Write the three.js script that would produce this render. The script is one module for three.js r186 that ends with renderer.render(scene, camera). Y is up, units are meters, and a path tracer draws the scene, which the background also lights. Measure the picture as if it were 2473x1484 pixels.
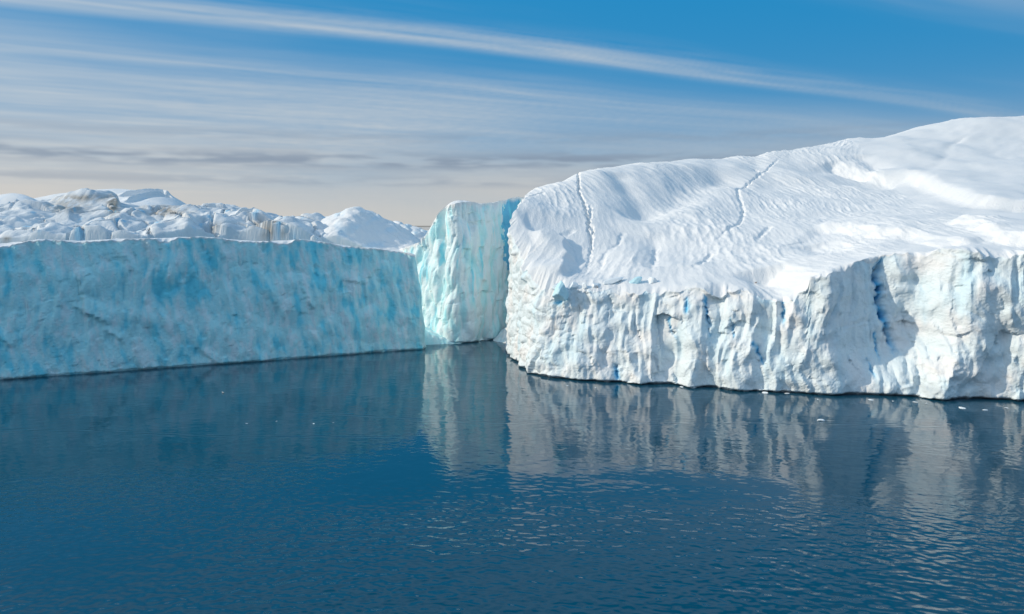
import * as THREE from 'three';

// ------------------------------------------------------------------ camera, sun, exposure
const CAM_H = 35, PITCH = 5.74 * Math.PI / 180;
const scene = new THREE.Scene();
const camera = new THREE.PerspectiveCamera(2 * Math.atan(742 / 1940) * 180 / Math.PI, 1024 / 614, 1, 60000);
camera.position.set(0, CAM_H, 0);
camera.rotation.set(-PITCH, 0, 0);
camera.updateMatrixWorld();
const renderer = new THREE.WebGLRenderer({ antialias: true });
renderer.toneMapping = THREE.LinearToneMapping;
renderer.toneMappingExposure = 1.14;
renderer.shadowMap.enabled = true;

const SUN_EL = 28 * Math.PI / 180;
const sunDir = new THREE.Vector3(-1, 0, 0.10).normalize().multiplyScalar(Math.cos(SUN_EL)).setY(Math.sin(SUN_EL));
const sun = new THREE.DirectionalLight(new THREE.Color().setRGB(1.0, 0.87, 0.69), 2.35);
sun.name = 'sun';
sun.position.copy(sunDir).multiplyScalar(900).add(new THREE.Vector3(0, 0, -260));
sun.target.position.set(0, 0, -260);
sun.castShadow = true;
sun.shadow.camera.left = -320; sun.shadow.camera.right = 320; sun.shadow.camera.top = 320; sun.shadow.camera.bottom = -320;
sun.shadow.camera.near = 10; sun.shadow.camera.far = 2000; sun.shadow.mapSize.set(4096, 4096);
scene.add(sun, sun.target);

// ------------------------------------------------------------------ noise
function rng(seed) { let a = seed >>> 0; return () => { a = (a + 0x6D2B79F5) >>> 0; let t = a; t = Math.imul(t ^ (t >>> 15), t | 1); t ^= t + Math.imul(t ^ (t >>> 7), t | 61); return ((t ^ (t >>> 14)) >>> 0) / 4294967296; }; }
const PERM = new Uint16Array(2048), GX = new Float32Array(1024), GY = new Float32Array(1024), RV = new Float32Array(1024);
{
  const r = rng(77), p = Array.from({ length: 1024 }, (_, i) => i);
  for (let i = 1023; i > 0; i--) { const j = Math.floor(r() * (i + 1)); [p[i], p[j]] = [p[j], p[i]]; }
  for (let i = 0; i < 2048; i++) PERM[i] = p[i & 1023];
  for (let i = 0; i < 1024; i++) { const a = r() * Math.PI * 2; GX[i] = Math.cos(a); GY[i] = Math.sin(a); RV[i] = r(); }
}
function noise(x, y) {                                   // gradient noise, about -1 to 1
  const xi = Math.floor(x), yi = Math.floor(y), fx = x - xi, fy = y - yi, X = xi & 1023, Y = yi & 1023, X1 = (X + 1) & 1023, Y1 = (Y + 1) & 1023;
  const u = fx * fx * fx * (fx * (fx * 6 - 15) + 10), v = fy * fy * fy * (fy * (fy * 6 - 15) + 10);
  const a = PERM[PERM[X] + Y], b = PERM[PERM[X1] + Y], c = PERM[PERM[X] + Y1], d = PERM[PERM[X1] + Y1];
  const na = GX[a] * fx + GY[a] * fy, nb = GX[b] * (fx - 1) + GY[b] * fy, nc = GX[c] * fx + GY[c] * (fy - 1), nd = GX[d] * (fx - 1) + GY[d] * (fy - 1);
  return 1.5 * (na + u * (nb - na) + v * (nc - na + u * (na - nb - nc + nd)));
}
function fbm(x, y, o) { let s = 0, a = 1, t = 0; for (let i = 0; i < o; i++) { s += a * noise(x, y); t += a; a *= 0.5; x = x * 2.03 + 17.3; y = y * 2.03 - 9.1; } return s / t; }
function ridged(x, y, o) { let s = 0, a = 1, t = 0; for (let i = 0; i < o; i++) { s += a * (1 - Math.abs(noise(x, y))); t += a; a *= 0.5; x = x * 2.07 + 5.7; y = y * 2.07 + 3.3; } return s / t; }
const cell = { f1: 0, f2: 0, id: 0 };
function worley(x, y, seed) {                            // distances to the nearest two points
  const xi = Math.floor(x), yi = Math.floor(y); let f1 = 9, f2 = 9, id = 0;
  for (let j = -1; j <= 1; j++) for (let i = -1; i <= 1; i++) {
    const h = PERM[PERM[(xi + i + seed * 37) & 1023] + ((yi + j) & 1023)], px = xi + i + RV[h], py = yi + j + RV[(h + 311) & 1023], d = (px - x) * (px - x) + (py - y) * (py - y);
    if (d < f1) { f2 = f1; f1 = d; id = h; } else if (d < f2) f2 = d;
  }
  cell.f1 = Math.sqrt(f1); cell.f2 = Math.sqrt(f2); cell.id = id; return cell;
}
function scallop(x, y, seed, spread = 0.6) {             // hollows with sharp ridges between, 0 in a hollow to about 1
  const xi = Math.floor(x), yi = Math.floor(y); let m = 9;
  for (let j = -1; j <= 1; j++) for (let i = -1; i <= 1; i++) {
    const h = PERM[PERM[(xi + i + seed * 53) & 1023] + ((yi + j) & 1023)], px = xi + i + RV[h], py = yi + j + RV[(h + 207) & 1023], d = (px - x) * (px - x) + (py - y) * (py - y) + RV[(h + 613) & 1023] * spread;
    if (d < m) m = d;
  }
  return m;
}
function facet(x, y, seed, tilt) {                       // chiselled planes with sharp creases
  const xi = Math.floor(x), yi = Math.floor(y); let m = -9;
  for (let j = -1; j <= 1; j++) for (let i = -1; i <= 1; i++) {
    const h = PERM[PERM[(xi + i + seed * 71) & 1023] + ((yi + j) & 1023)], dx = x - xi - i - RV[h], dy = y - yi - j - RV[(h + 99) & 1023];
    const v = RV[(h + 401) & 1023] * 0.7 + tilt * (GX[h] * dx + GY[h] * dy) - 0.8 * (dx * dx + dy * dy);
    if (v > m) m = v;
  }
  return m;
}
const clamp = (x, a = 0, b = 1) => x < a ? a : x > b ? b : x;
const sst = (a, b, x) => { const t = clamp((x - a) / (b - a)); return t * t * (3 - 2 * t); };
const mix = (a, b, t) => a + (b - a) * t;
const mix3 = (a, b, t) => [mix(a[0], b[0], t), mix(a[1], b[1], t), mix(a[2], b[2], t)];

// ------------------------------------------------------------------ sky
{
  const W = 4096, H = 2048, data = new Float32Array(W * H * 4);
  const srgb = (r, g, b) => [r, g, b].map((v) => { v /= 255; return v <= 0.04045 ? v / 12.92 : Math.pow((v + 0.055) / 1.055, 2.4); });
  const deep = srgb(0, 134, 194), clear = srgb(0, 131, 190), haze = srgb(152, 180, 194), warm = srgb(204, 198, 190), cirrus = srgb(188, 197, 204), grey = srgb(128, 144, 164);
  const ca = 0.87, sa = -0.48;                           // direction in which the high streaks run, on the cloud plane
  const sx = sunDir.x, sy = sunDir.y, sz = sunDir.z;
  for (let j = 0; j < H; j++) {
    const el = ((j + 0.5) / H - 0.5) * Math.PI;
    if (el < -0.02) { continue; }
    const ce = Math.cos(el), se = Math.sin(el), e = el * 180 / Math.PI;
    for (let i = 0; i < W; i++) {
      const ph = ((i + 0.5) / W - 0.5) * 2 * Math.PI, dx = ce * Math.cos(ph), dz = ce * Math.sin(ph);
      let c = mix3(clear, deep, sst(8, 45, e));
      // low air
      c = mix3(c, haze, 0.85 * Math.exp(-Math.max(e, 0) / 5.5));
      // high cirrus bank on a plane one unit up
      if (e > 0.4) {
        const k = 1 / Math.max(se, 0.03), X = dx * k, Z = dz * k;
        const wob = 0.10 * noise(X * 0.35 + 4, Z * 0.35);
        const al = X * ca + Z * sa;
        const q = X * sa - Z * ca + wob;                 // across the streaks, growing away beyond the bank's edge
        const near = q - 4.13 - 0.013 * (al - 2.7) * (al - 2.7);                           // the long bright streak lies at 0
        let v = 0;
        const fibre = fbm(al * 1.1 + 0.6 * noise(al * 0.8, q * 2), q * 15, 4), wisp = fbm(al * 0.6 + 5, q * 8 + 0.5 * noise(al, q * 3), 4);
        v += 0.60 * Math.exp(-Math.pow((near + 0.02) / (near < 0 ? 0.17 : 0.11), 2)) * (0.85 + 0.5 * wisp + 0.35 * fibre);
        v += 0.42 * Math.exp(-Math.pow((near + 0.26) / 0.2, 2)) * clamp(0.6 + 0.9 * fbm(al * 0.9 + 7, q * 5 + 2, 4) + 0.6 * fibre);
        const bank = sst(-0.15, 1.7, near + 0.9 * fbm(al * 0.25 + 3, q * 0.6, 4));
        v += bank * (0.62 + 0.34 * fbm(al * 0.22, q * 1.2, 4) + 0.26 * wisp + 0.12 * fibre);
        v += mix(0.12 * sst(0.0, 0.75, fbm(al * 0.16 + 31, q * 1.3 + 8, 4) + 0.15 + 0.2 * wisp), 0.85 * sst(-0.45, 0.55, fbm(al * 0.16 + 31, q * 1.3 + 8, 4) + 0.2 * wisp), sst(-1.3, -3.2, near)) * (1 - bank);  // thicker cirrus overhead and behind, out of view, added to brighten shaded ice
        v += 0.2 * Math.exp(-Math.pow((near - 1.15 - 0.25 * noise(al * 0.3, 3)) / 0.12, 2)) * sst(-0.3, 0.5, noise(al * 0.3 + 5, 1.5) + 0.2) * (0.8 + wisp);
        const open = sst(2.4, 5.2, al + 0.6 * noise(q, al * 0.5)) * 0.6;   // the veil thins out along the streaks
        c = mix3(c, cirrus, clamp(v * (1 - open)) * 0.95);
      }
      // pale warm air over the horizon
      c = mix3(c, warm, 0.9 * Math.exp(-Math.pow(Math.max(e - 0.5, 0) / 4.6, 2)) * (0.82 + 0.3 * fbm(ph * 3, e * 0.35, 3)));
      // low grey cloud bars
      if (e > 0 && e < 9) {
        const a = ph * 9, s1 = fbm(a * 0.8 + 2, e * 1.7 + 40, 4), s2 = fbm(a * 2.2, e * 3.4 + 11, 3), lane = Math.exp(-Math.pow((e - 4.5 - 0.25 * noise(a * 0.7, 8)) / 0.55, 2)) + 0.5 * Math.exp(-Math.pow((e - 3.1) / 0.35, 2)) + 0.32 * Math.exp(-Math.pow((e - 6.1) / 0.4, 2));
        c = mix3(c, grey, 0.85 * clamp(lane * sst(-0.3, 0.25, s1 + 0.5 * s2 + 0.05)));
      }
      // whiter air around the sun
      const cs = dx * sx + se * sy + dz * sz;
      const g = 0.9 * Math.exp((cs - 1) * 14) + 0.22 * Math.exp((cs - 1) * 3.5);
      const o = (j * W + i) * 4;
      data[o] = 0.93 * c[0] + g * 0.9; data[o + 1] = 0.93 * c[1] + g * 0.86; data[o + 2] = 0.93 * c[2] + g * 0.76; data[o + 3] = 1;
    }
  }
  const sky = new THREE.DataTexture(data, W, H, THREE.RGBAFormat, THREE.FloatType);
  sky.mapping = THREE.EquirectangularReflectionMapping; sky.magFilter = THREE.LinearFilter; sky.minFilter = THREE.LinearFilter; sky.needsUpdate = true;
  scene.background = sky; scene.environment = sky;
}

// ------------------------------------------------------------------ helpers: the survey (a pixel of the 2473 x 1484 picture to a place), meshes
function ray(px, py) { return new THREE.Vector3((px - 1236.5) / 1940, (742 - py) / 1940, -1).applyQuaternion(camera.quaternion); }
function onWater(px, py) { const r = ray(px, py), t = -CAM_H / r.y; return [r.x * t, r.z * t]; }
function at(px, py, depth) { const r = ray(px, py), t = depth / -r.z; return [r.x * t, CAM_H + r.y * t, r.z * t]; }
function pxOf(x, y, z) { const v = new THREE.Vector3(x, y - CAM_H, z).applyQuaternion(camera.quaternion.clone().invert()); return [1236.5 + 1940 * v.x / -v.z, 742 - 1940 * v.y / -v.z]; }
function spline(points) {                                // thin-plate height field through [x, y, z] points
  const n = points.length, N = n + 3, S = 100, A = [];
  const phi = (r2) => r2 < 1e-9 ? 0 : 0.5 * r2 * Math.log(r2);
  const P = points.map(([x, y, z]) => [x / S, y, z / S]);
  for (let i = 0; i < N; i++) A.push(new Float64Array(N + 1));
  for (let i = 0; i < n; i++) {
    for (let j = 0; j < n; j++) A[i][j] = phi((P[i][0] - P[j][0]) ** 2 + (P[i][2] - P[j][2]) ** 2) + (i === j ? 0.0008 : 0);
    A[i][n] = 1; A[i][n + 1] = P[i][0]; A[i][n + 2] = P[i][2]; A[n][i] = 1; A[n + 1][i] = P[i][0]; A[n + 2][i] = P[i][2]; A[i][N] = P[i][1];
  }
  for (let c = 0; c < N; c++) {
    let p = c; for (let r = c + 1; r < N; r++) if (Math.abs(A[r][c]) > Math.abs(A[p][c])) p = r;
    [A[c], A[p]] = [A[p], A[c]];
    for (let r = 0; r < N; r++) if (r !== c) { const f = A[r][c] / A[c][c]; if (f) for (let k = c; k <= N; k++) A[r][k] -= f * A[c][k]; }
  }
  const w = A.map((row, i) => row[N] / row[i]);
  return (x, z) => { x /= S; z /= S; let s = w[n] + w[n + 1] * x + w[n + 2] * z; for (let i = 0; i < n; i++) { const dx = x - P[i][0], dz = z - P[i][2]; s += w[i] * phi(dx * dx + dz * dz); } return s; };
}
function lineOn(field, pts, near = 165, far = 520) {     // where the sight lines through those pixels meet a height field
  return pts.map(([px, py]) => { const r = ray(px, py); for (let d = near; d < far; d += 0.5) { const t = d / -r.z, y = CAM_H + r.y * t; if (y <= field(r.x * t, r.z * t)) return [r.x * t, r.z * t]; } const t = far / -r.z; return [r.x * t, r.z * t]; });
}
const hit = { d: 0, side: 0, t: 0 };
function bounds(l) { l.box = [Math.min(...l.map((p) => p[0])), Math.max(...l.map((p) => p[0])), Math.min(...l.map((p) => p[1])), Math.max(...l.map((p) => p[1]))]; return l; }
function toLine(l, x, z, reach) {                        // distance to a polyline; false when out of reach
  const b = l.box; if (x < b[0] - reach || x > b[1] + reach || z < b[2] - reach || z > b[3] + reach) return false;
  let m = reach * reach, ok = false; const n = l.length - 1;
  for (let i = 0; i < n; i++) {
    const [ax, az] = l[i], vx = l[i + 1][0] - ax, vz = l[i + 1][1] - az, k = clamp(((x - ax) * vx + (z - az) * vz) / (vx * vx + vz * vz + 1e-9)), dx = x - ax - k * vx, dz = z - az - k * vz, d = dx * dx + dz * dz;
    if (d < m) { m = d; ok = true; hit.d = Math.sqrt(d); hit.side = Math.sign(vx * (z - az) - vz * (x - ax)); hit.t = (i + k) / n; }
  }
  return ok;
}
const taken = {};
function numbered(n) { const k = taken[n] = (taken[n] ?? -1) + 1; return k ? `${n}_${String(k).padStart(3, '0')}` : n; }
function thing(name, label, category, group) { const o = new THREE.Group(); o.name = numbered(name); o.userData = { label, category }; if (group) o.userData.group = group; scene.add(o); return o; }
function part(name, geometry, material, parent, label) { const m = new THREE.Mesh(geometry, material); m.name = name; m.castShadow = m.receiveShadow = true; if (label) m.userData.label = label; parent.add(m); return m; }
function grid(nu, nv, pos, col, uv) {                    // (nu x nv) vertices to an indexed, smooth geometry
  const g = new THREE.BufferGeometry(), idx = new Uint32Array((nu - 1) * (nv - 1) * 6); let k = 0;
  for (let i = 0; i < nu - 1; i++) for (let j = 0; j < nv - 1; j++) { const a = i * nv + j, b = a + nv; idx[k++] = a; idx[k++] = b; idx[k++] = b + 1; idx[k++] = a; idx[k++] = b + 1; idx[k++] = a + 1; }
  g.setAttribute('position', new THREE.BufferAttribute(pos, 3)); if (col) g.setAttribute('color', new THREE.BufferAttribute(col, 3)); if (uv) g.setAttribute('uv', new THREE.BufferAttribute(uv, 2));
  g.setIndex(new THREE.BufferAttribute(idx, 1)); g.computeVertexNormals(); return g;
}

// ------------------------------------------------------------------ materials
function noiseTexture(size, fn) {
  const d = new Uint8Array(size * size * 4);
  for (let j = 0; j < size; j++) for (let i = 0; i < size; i++) { const v = clamp(fn(i / size, j / size)) * 255, o = (j * size + i) * 4; d[o] = d[o + 1] = d[o + 2] = v; d[o + 3] = 255; }
  const t = new THREE.DataTexture(d, size, size, THREE.RGBAFormat); t.wrapS = t.wrapT = THREE.RepeatWrapping; t.magFilter = THREE.LinearFilter; t.minFilter = THREE.LinearMipmapLinearFilter; t.generateMipmaps = true; t.needsUpdate = true; return t;
}
const tileNoise = (u, v, f, o) => { let s = 0, a = 1, t = 0; for (let k = 0; k < o; k++) { const x = u * f, y = v * f, w = (i, j) => RV[PERM[PERM[((i % f) + f) % f + k * 91] + ((j % f) + f) % f] & 1023]; const xi = Math.floor(x), yi = Math.floor(y), fx = x - xi, fy = y - yi, p = fx * fx * (3 - 2 * fx), q = fy * fy * (3 - 2 * fy); s += a * mix(mix(w(xi, yi), w(xi + 1, yi), p), mix(w(xi, yi + 1), w(xi + 1, yi + 1), p), q); t += a; a *= 0.55; f *= 2; } return s / t; };
const grain = noiseTexture(512, (u, v) => tileNoise(u, v, 16, 5));
const snowMat = new THREE.MeshPhysicalMaterial({ color: 0xffffff, vertexColors: true, roughness: 0.85, bumpMap: grain, bumpScale: 0.12 });
const iceMat = new THREE.MeshPhysicalMaterial({ color: 0xffffff, vertexColors: true, roughness: 0.55, bumpMap: grain, bumpScale: 0.14, specularIntensity: 0.6 });
const SNOW = [0.86, 0.86, 0.855], WHITE_ICE = [0.78, 0.87, 0.90], PALE_BLUE = [0.56, 0.80, 0.90], BLUE = [0.16, 0.55, 0.80], DEEP_BLUE = [0.05, 0.36, 0.62], DIRT = [0.24, 0.21, 0.17], GREY_ICE = [0.55, 0.61, 0.63], ICE = [0.54, 0.92, 0.95], CLEAR_ICE = [0.20, 0.78, 0.92], FROST = [0.80, 0.95, 0.96];

// ------------------------------------------------------------------ a berg with a wall: wall sheet from below the water to the rim, top sheet from the rim inland
function wallBerg(o) {
  const curve = new THREE.CatmullRomCurve3(o.base.map(([x, z, back]) => new THREE.Vector3(x, back, z)), false, 'centripetal');
  const fine = curve.getSpacedPoints(3000), L = curve.getLength();
  const cols = []; let acc = 1;
  for (let i = 0; i <= 3000; i++) {
    const p = fine[i], q = fine[Math.min(i + 1, 3000)], r = fine[Math.max(i - 1, 0)], [px] = pxOf(p.x, 15, p.z);
    const cellSize = px > -80 && px < 2560 && p.z < -1 ? o.cell : 2.5;
    acc += (L / 3000) / cellSize;
    if (acc >= 1 || i === 3000) { acc -= 1; const tx = q.x - r.x, tz = q.z - r.z, l = Math.hypot(tx, tz) || 1; cols.push({ x: p.x, z: p.z, back: p.y, s: L * i / 3000, u: i / 3000, nx: -tz / l, nz: tx / l }); }
  }
  // outward normals, smoothed so that the rim does not fold
  const n = cols.length, span = Math.round(5 / o.cell);
  const sm = cols.map((c, i) => { let x = 0, z = 0; for (let k = -span; k <= span; k++) { const d = cols[clamp(i + k, 0, n - 1)]; x += d.nx; z += d.nz; } const l = Math.hypot(x, z); return [x / l * (o.flip ? -1 : 1), z / l * (o.flip ? -1 : 1)]; });
  const back = new THREE.CatmullRomCurve3(o.back.map(([x, z]) => new THREE.Vector3(x, 0, z)), false, 'centripetal');
  const NC = o.rows, ND = o.topRows, wp = new Float32Array(n * NC * 3), wc = new Float32Array(n * NC * 3), wu = new Float32Array(n * NC * 2), tp = new Float32Array(n * ND * 3), tc = new Float32Array(n * ND * 3), tu = new Float32Array(n * ND * 2);
  const BOT = -2.5;
  for (let i = 0; i < n; i++) {
    const c = cols[i], [nx, nz] = sm[i], ex = c.x - nx * c.back, ez = c.z - nz * c.back;
    const round = o.round ? o.round(c.s) : 0, yRim0 = o.height(ex, ez), d1 = o.relief(c.s, yRim0, yRim0, ex, ez);
    const rx = ex + nx * d1, rz = ez + nz * d1, yRim = o.height(rx, rz) - round;
    for (let j = 0; j < NC; j++) {
      const v = j / (NC - 1), y = mix(BOT, yRim, v), w = o.profile ? o.profile(v, c.s) : Math.pow(v, 1.15);
      let d = o.relief(c.s, y, yRim, mix(c.x, ex, w), mix(c.z, ez, w));
      d = mix(d, d1, sst(0.97, 1, v));
      const notch = o.notch ?? 0.9;
      d -= notch * (1 - sst(0.12, 0.5, y + 0.22 * noise(c.s * 0.15, 4) + 0.14 * noise(c.s * 0.8, 2)));   // the wave-cut slot at the waterline
      const k = (i * NC + j) * 3, X = mix(c.x, ex, w) + nx * d, Z = mix(c.z, ez, w) + nz * d;
      wp[k] = X; wp[k + 1] = y; wp[k + 2] = Z;
      const q = o.wallColour(c.s, y, yRim, mix(c.x, ex, w), mix(c.z, ez, w)); wc[k] = q[0]; wc[k + 1] = q[1]; wc[k + 2] = q[2];
      wu[(i * NC + j) * 2] = c.s / 6; wu[(i * NC + j) * 2 + 1] = y / 6;
    }
    const b = back.getPointAt(c.u), len = Math.hypot(b.x - ex, b.z - ez);
    for (let j = 0; j < ND; j++) {
      const w = j / (ND - 1), f = o.ease ? o.ease(w) : Math.pow(w, 1.5), m = d1 * Math.exp(-f * len / 3.5), X = mix(ex, b.x, f) + nx * m, Z = mix(ez, b.z, f) + nz * m;
      const k = (i * ND + j) * 3; tp[k] = X; tp[k + 1] = o.height(X, Z) - round * Math.pow(clamp(1 - f * len / (1.5 + 1.6 * round)), 2); tp[k + 2] = Z;
      const q = o.topColour(X, Z, f * len, c.s, tp[k + 1]); tc[k] = q[0]; tc[k + 1] = q[1]; tc[k + 2] = q[2];
      tu[(i * ND + j) * 2] = X / 5; tu[(i * ND + j) * 2 + 1] = Z / 5;
    }
  }
  return [grid(n, NC, wp, wc, wu), grid(n, ND, tp, tc, tu), cols];
}
// ------------------------------------------------------------------ a berg that is a height field with steep shores
function moundBerg({ x0, x1, z0, z1, step, height, colour, tile = 5 }) {
  const nu = Math.round((x1 - x0) / step) + 1, nv = Math.round((z1 - z0) / step) + 1, p = new Float32Array(nu * nv * 3), c = new Float32Array(nu * nv * 3), u = new Float32Array(nu * nv * 2);
  for (let i = 0; i < nu; i++) for (let j = 0; j < nv; j++) {
    const x = mix(x0, x1, i / (nu - 1)), z = mix(z1, z0, j / (nv - 1)), k = (i * nv + j) * 3; p[k] = x; p[k + 1] = Math.max(height(x, z), -3); p[k + 2] = z;
    const q = colour(x, z, p[k + 1]); c[k] = q[0]; c[k + 1] = q[1]; c[k + 2] = q[2]; u[k / 3 * 2] = x / tile; u[k / 3 * 2 + 1] = z / tile;
  }
  // quads wholly under water are left out
  const g = grid(nu, nv, p, c, u), idx = g.index.array, keep = [];
  for (let t = 0; t < idx.length; t += 3) if (p[idx[t] * 3 + 1] > -2.9 || p[idx[t + 1] * 3 + 1] > -2.9 || p[idx[t + 2] * 3 + 1] > -2.9) keep.push(idx[t], idx[t + 1], idx[t + 2]);
  g.setIndex(keep); return g;
}
console.log('sky and helpers ready');

// ------------------------------------------------------------------ water
{
  const N = 1024, h = new Float32Array(N * N), r = rng(5), waves = [];
  const wind = 1.45;                                     // heading of the ripples in the tile
  for (let k = 0; k < 90; k++) {
    const f = 7 * Math.pow(14, r()), a = wind + (r() - 0.5) * 2.3, kx = Math.round(f * Math.cos(a)), ky = Math.round(f * Math.sin(a)), m = Math.hypot(kx, ky) || 1;
    waves.push([kx * 2 * Math.PI, ky * 2 * Math.PI, Math.pow(m, -1.25), r() * 6.283]);
  }
  for (const [kx, ky, a, p] of waves) for (let j = 0; j < N; j++) { const b = ky * j / N + p; for (let i = 0; i < N; i++) h[j * N + i] += a * Math.sin(kx * i / N + b); }
  let lo = 1e9, hi = -1e9; for (const v of h) { if (v < lo) lo = v; if (v > hi) hi = v; }
  const d = new Uint8Array(N * N * 4); for (let i = 0; i < N * N; i++) { const v = (h[i] - lo) / (hi - lo) * 255; d[i * 4] = d[i * 4 + 1] = d[i * 4 + 2] = v; d[i * 4 + 3] = 255; }
  const ripple = new THREE.DataTexture(d, N, N, THREE.RGBAFormat); ripple.wrapS = ripple.wrapT = THREE.RepeatWrapping; ripple.magFilter = THREE.LinearFilter; ripple.minFilter = THREE.LinearMipmapLinearFilter; ripple.generateMipmaps = true; ripple.repeat.set(1 / 34, 1 / 34); ripple.needsUpdate = true;
  // the sea's ripples over the part in sight: calm under the walls, ruffled by gusts nearer by
  const M = 2048, X0 = -190, XW = 380, Z0 = -300, ZW = 260, f = new Float32Array(M * M);
  const wake = [[-42, -150], [-12, -142], [12, -139.5], [45, -141], [80, -137], [110, -138]]; bounds(wake);
  const streak = [[-118, -137], [-80, -136], [-52, -132], [-20, -131]]; bounds(streak);
  for (let j = 0; j < M; j++) for (let i = 0; i < M; i++) {
    const x = X0 + XW * (i + 0.5) / M, z = Z0 + ZW * (1 - (j + 0.5) / M);
    const patch = fbm(x / 55 + 3, z / 30 + 1, 3);
    const gust = Math.pow(sst(-0.5, 1.0, patch + (z + 105 + 0.06 * x) / 50), 1.2) * 0.95 + 0.085;
    const a = x * 0.97 + z * 0.24, b = z * 0.97 - x * 0.24;
    let h = 0.03 * noise(a / 11, b / 7) + gust * (0.05 * noise(a / 2.7 + 9, b / 2.0) + 0.052 * noise(a / 1.4 + 40, b / 1.0) + 0.034 * noise(a / 0.8, b / 0.6 + 20)) + 0.006 * noise(a / 1.8 + 3, b / 1.3 + 5);
    for (const l of [wake, streak]) if (toLine(l, x, z, 4)) h += 0.03 * Math.exp(-Math.pow(hit.d / 1.1, 2)) * noise(x / 4, z / 0.6);
    f[j * M + i] = h;
  }
  const nd = new Uint8Array(M * M * 4), SC = 0.3, px = XW / M, pz = ZW / M;
  for (let j = 0; j < M; j++) for (let i = 0; i < M; i++) {
    const sx = (f[j * M + Math.min(i + 1, M - 1)] - f[j * M + Math.max(i - 1, 0)]) / (2 * px), sy = (f[Math.min(j + 1, M - 1) * M + i] - f[Math.max(j - 1, 0) * M + i]) / (2 * pz), o = (j * M + i) * 4;
    nd[o] = clamp(0.5 - sx / SC * 0.5) * 255; nd[o + 1] = clamp(0.5 - sy / SC * 0.5) * 255; nd[o + 2] = 255; nd[o + 3] = 255;
  }
  const swell = new THREE.DataTexture(nd, M, M, THREE.RGBAFormat); swell.wrapS = swell.wrapT = THREE.MirroredRepeatWrapping; swell.magFilter = THREE.LinearFilter; swell.minFilter = THREE.LinearMipmapLinearFilter; swell.generateMipmaps = true; swell.channel = 1; swell.needsUpdate = true;
  const water = new THREE.MeshPhysicalMaterial({ color: new THREE.Color().setRGB(0.001, 0.056, 0.098), roughness: 0.05, ior: 1.42, bumpMap: ripple, bumpScale: 0.012, normalMap: swell, normalScale: new THREE.Vector2(SC, SC) });
  const axis = (edge, far) => { const a = []; for (let v = -edge; v <= edge; v += 20) a.push(v); let w = 20, v = edge; while (v < far) { w *= 1.7; v = Math.min(v + w, far); a.push(v); a.unshift(-v); } return a; };
  const xs = axis(300, 40000), zs = axis(400, 50000), nu = xs.length, nv = zs.length, p = new Float32Array(nu * nv * 3), u = new Float32Array(nu * nv * 2), u1 = new Float32Array(nu * nv * 2);
  for (let i = 0; i < nu; i++) for (let j = 0; j < nv; j++) {
    const x = xs[i], z = zs[nv - 1 - j], k = i * nv + j; p[k * 3] = x; p[k * 3 + 2] = z; u[k * 2] = x; u[k * 2 + 1] = -z; u1[k * 2] = (x - X0) / XW; u1[k * 2 + 1] = 1 - (z - Z0) / ZW;
  }
  const geo = grid(nu, nv, p, null, u); geo.setAttribute('uv1', new THREE.BufferAttribute(u1, 2));
  const w = new THREE.Mesh(geo, water); w.name = 'water'; w.userData = { kind: 'structure', label: 'dark blue rippled sea water' }; w.receiveShadow = true; scene.add(w);
}
console.log('water ready');

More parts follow.
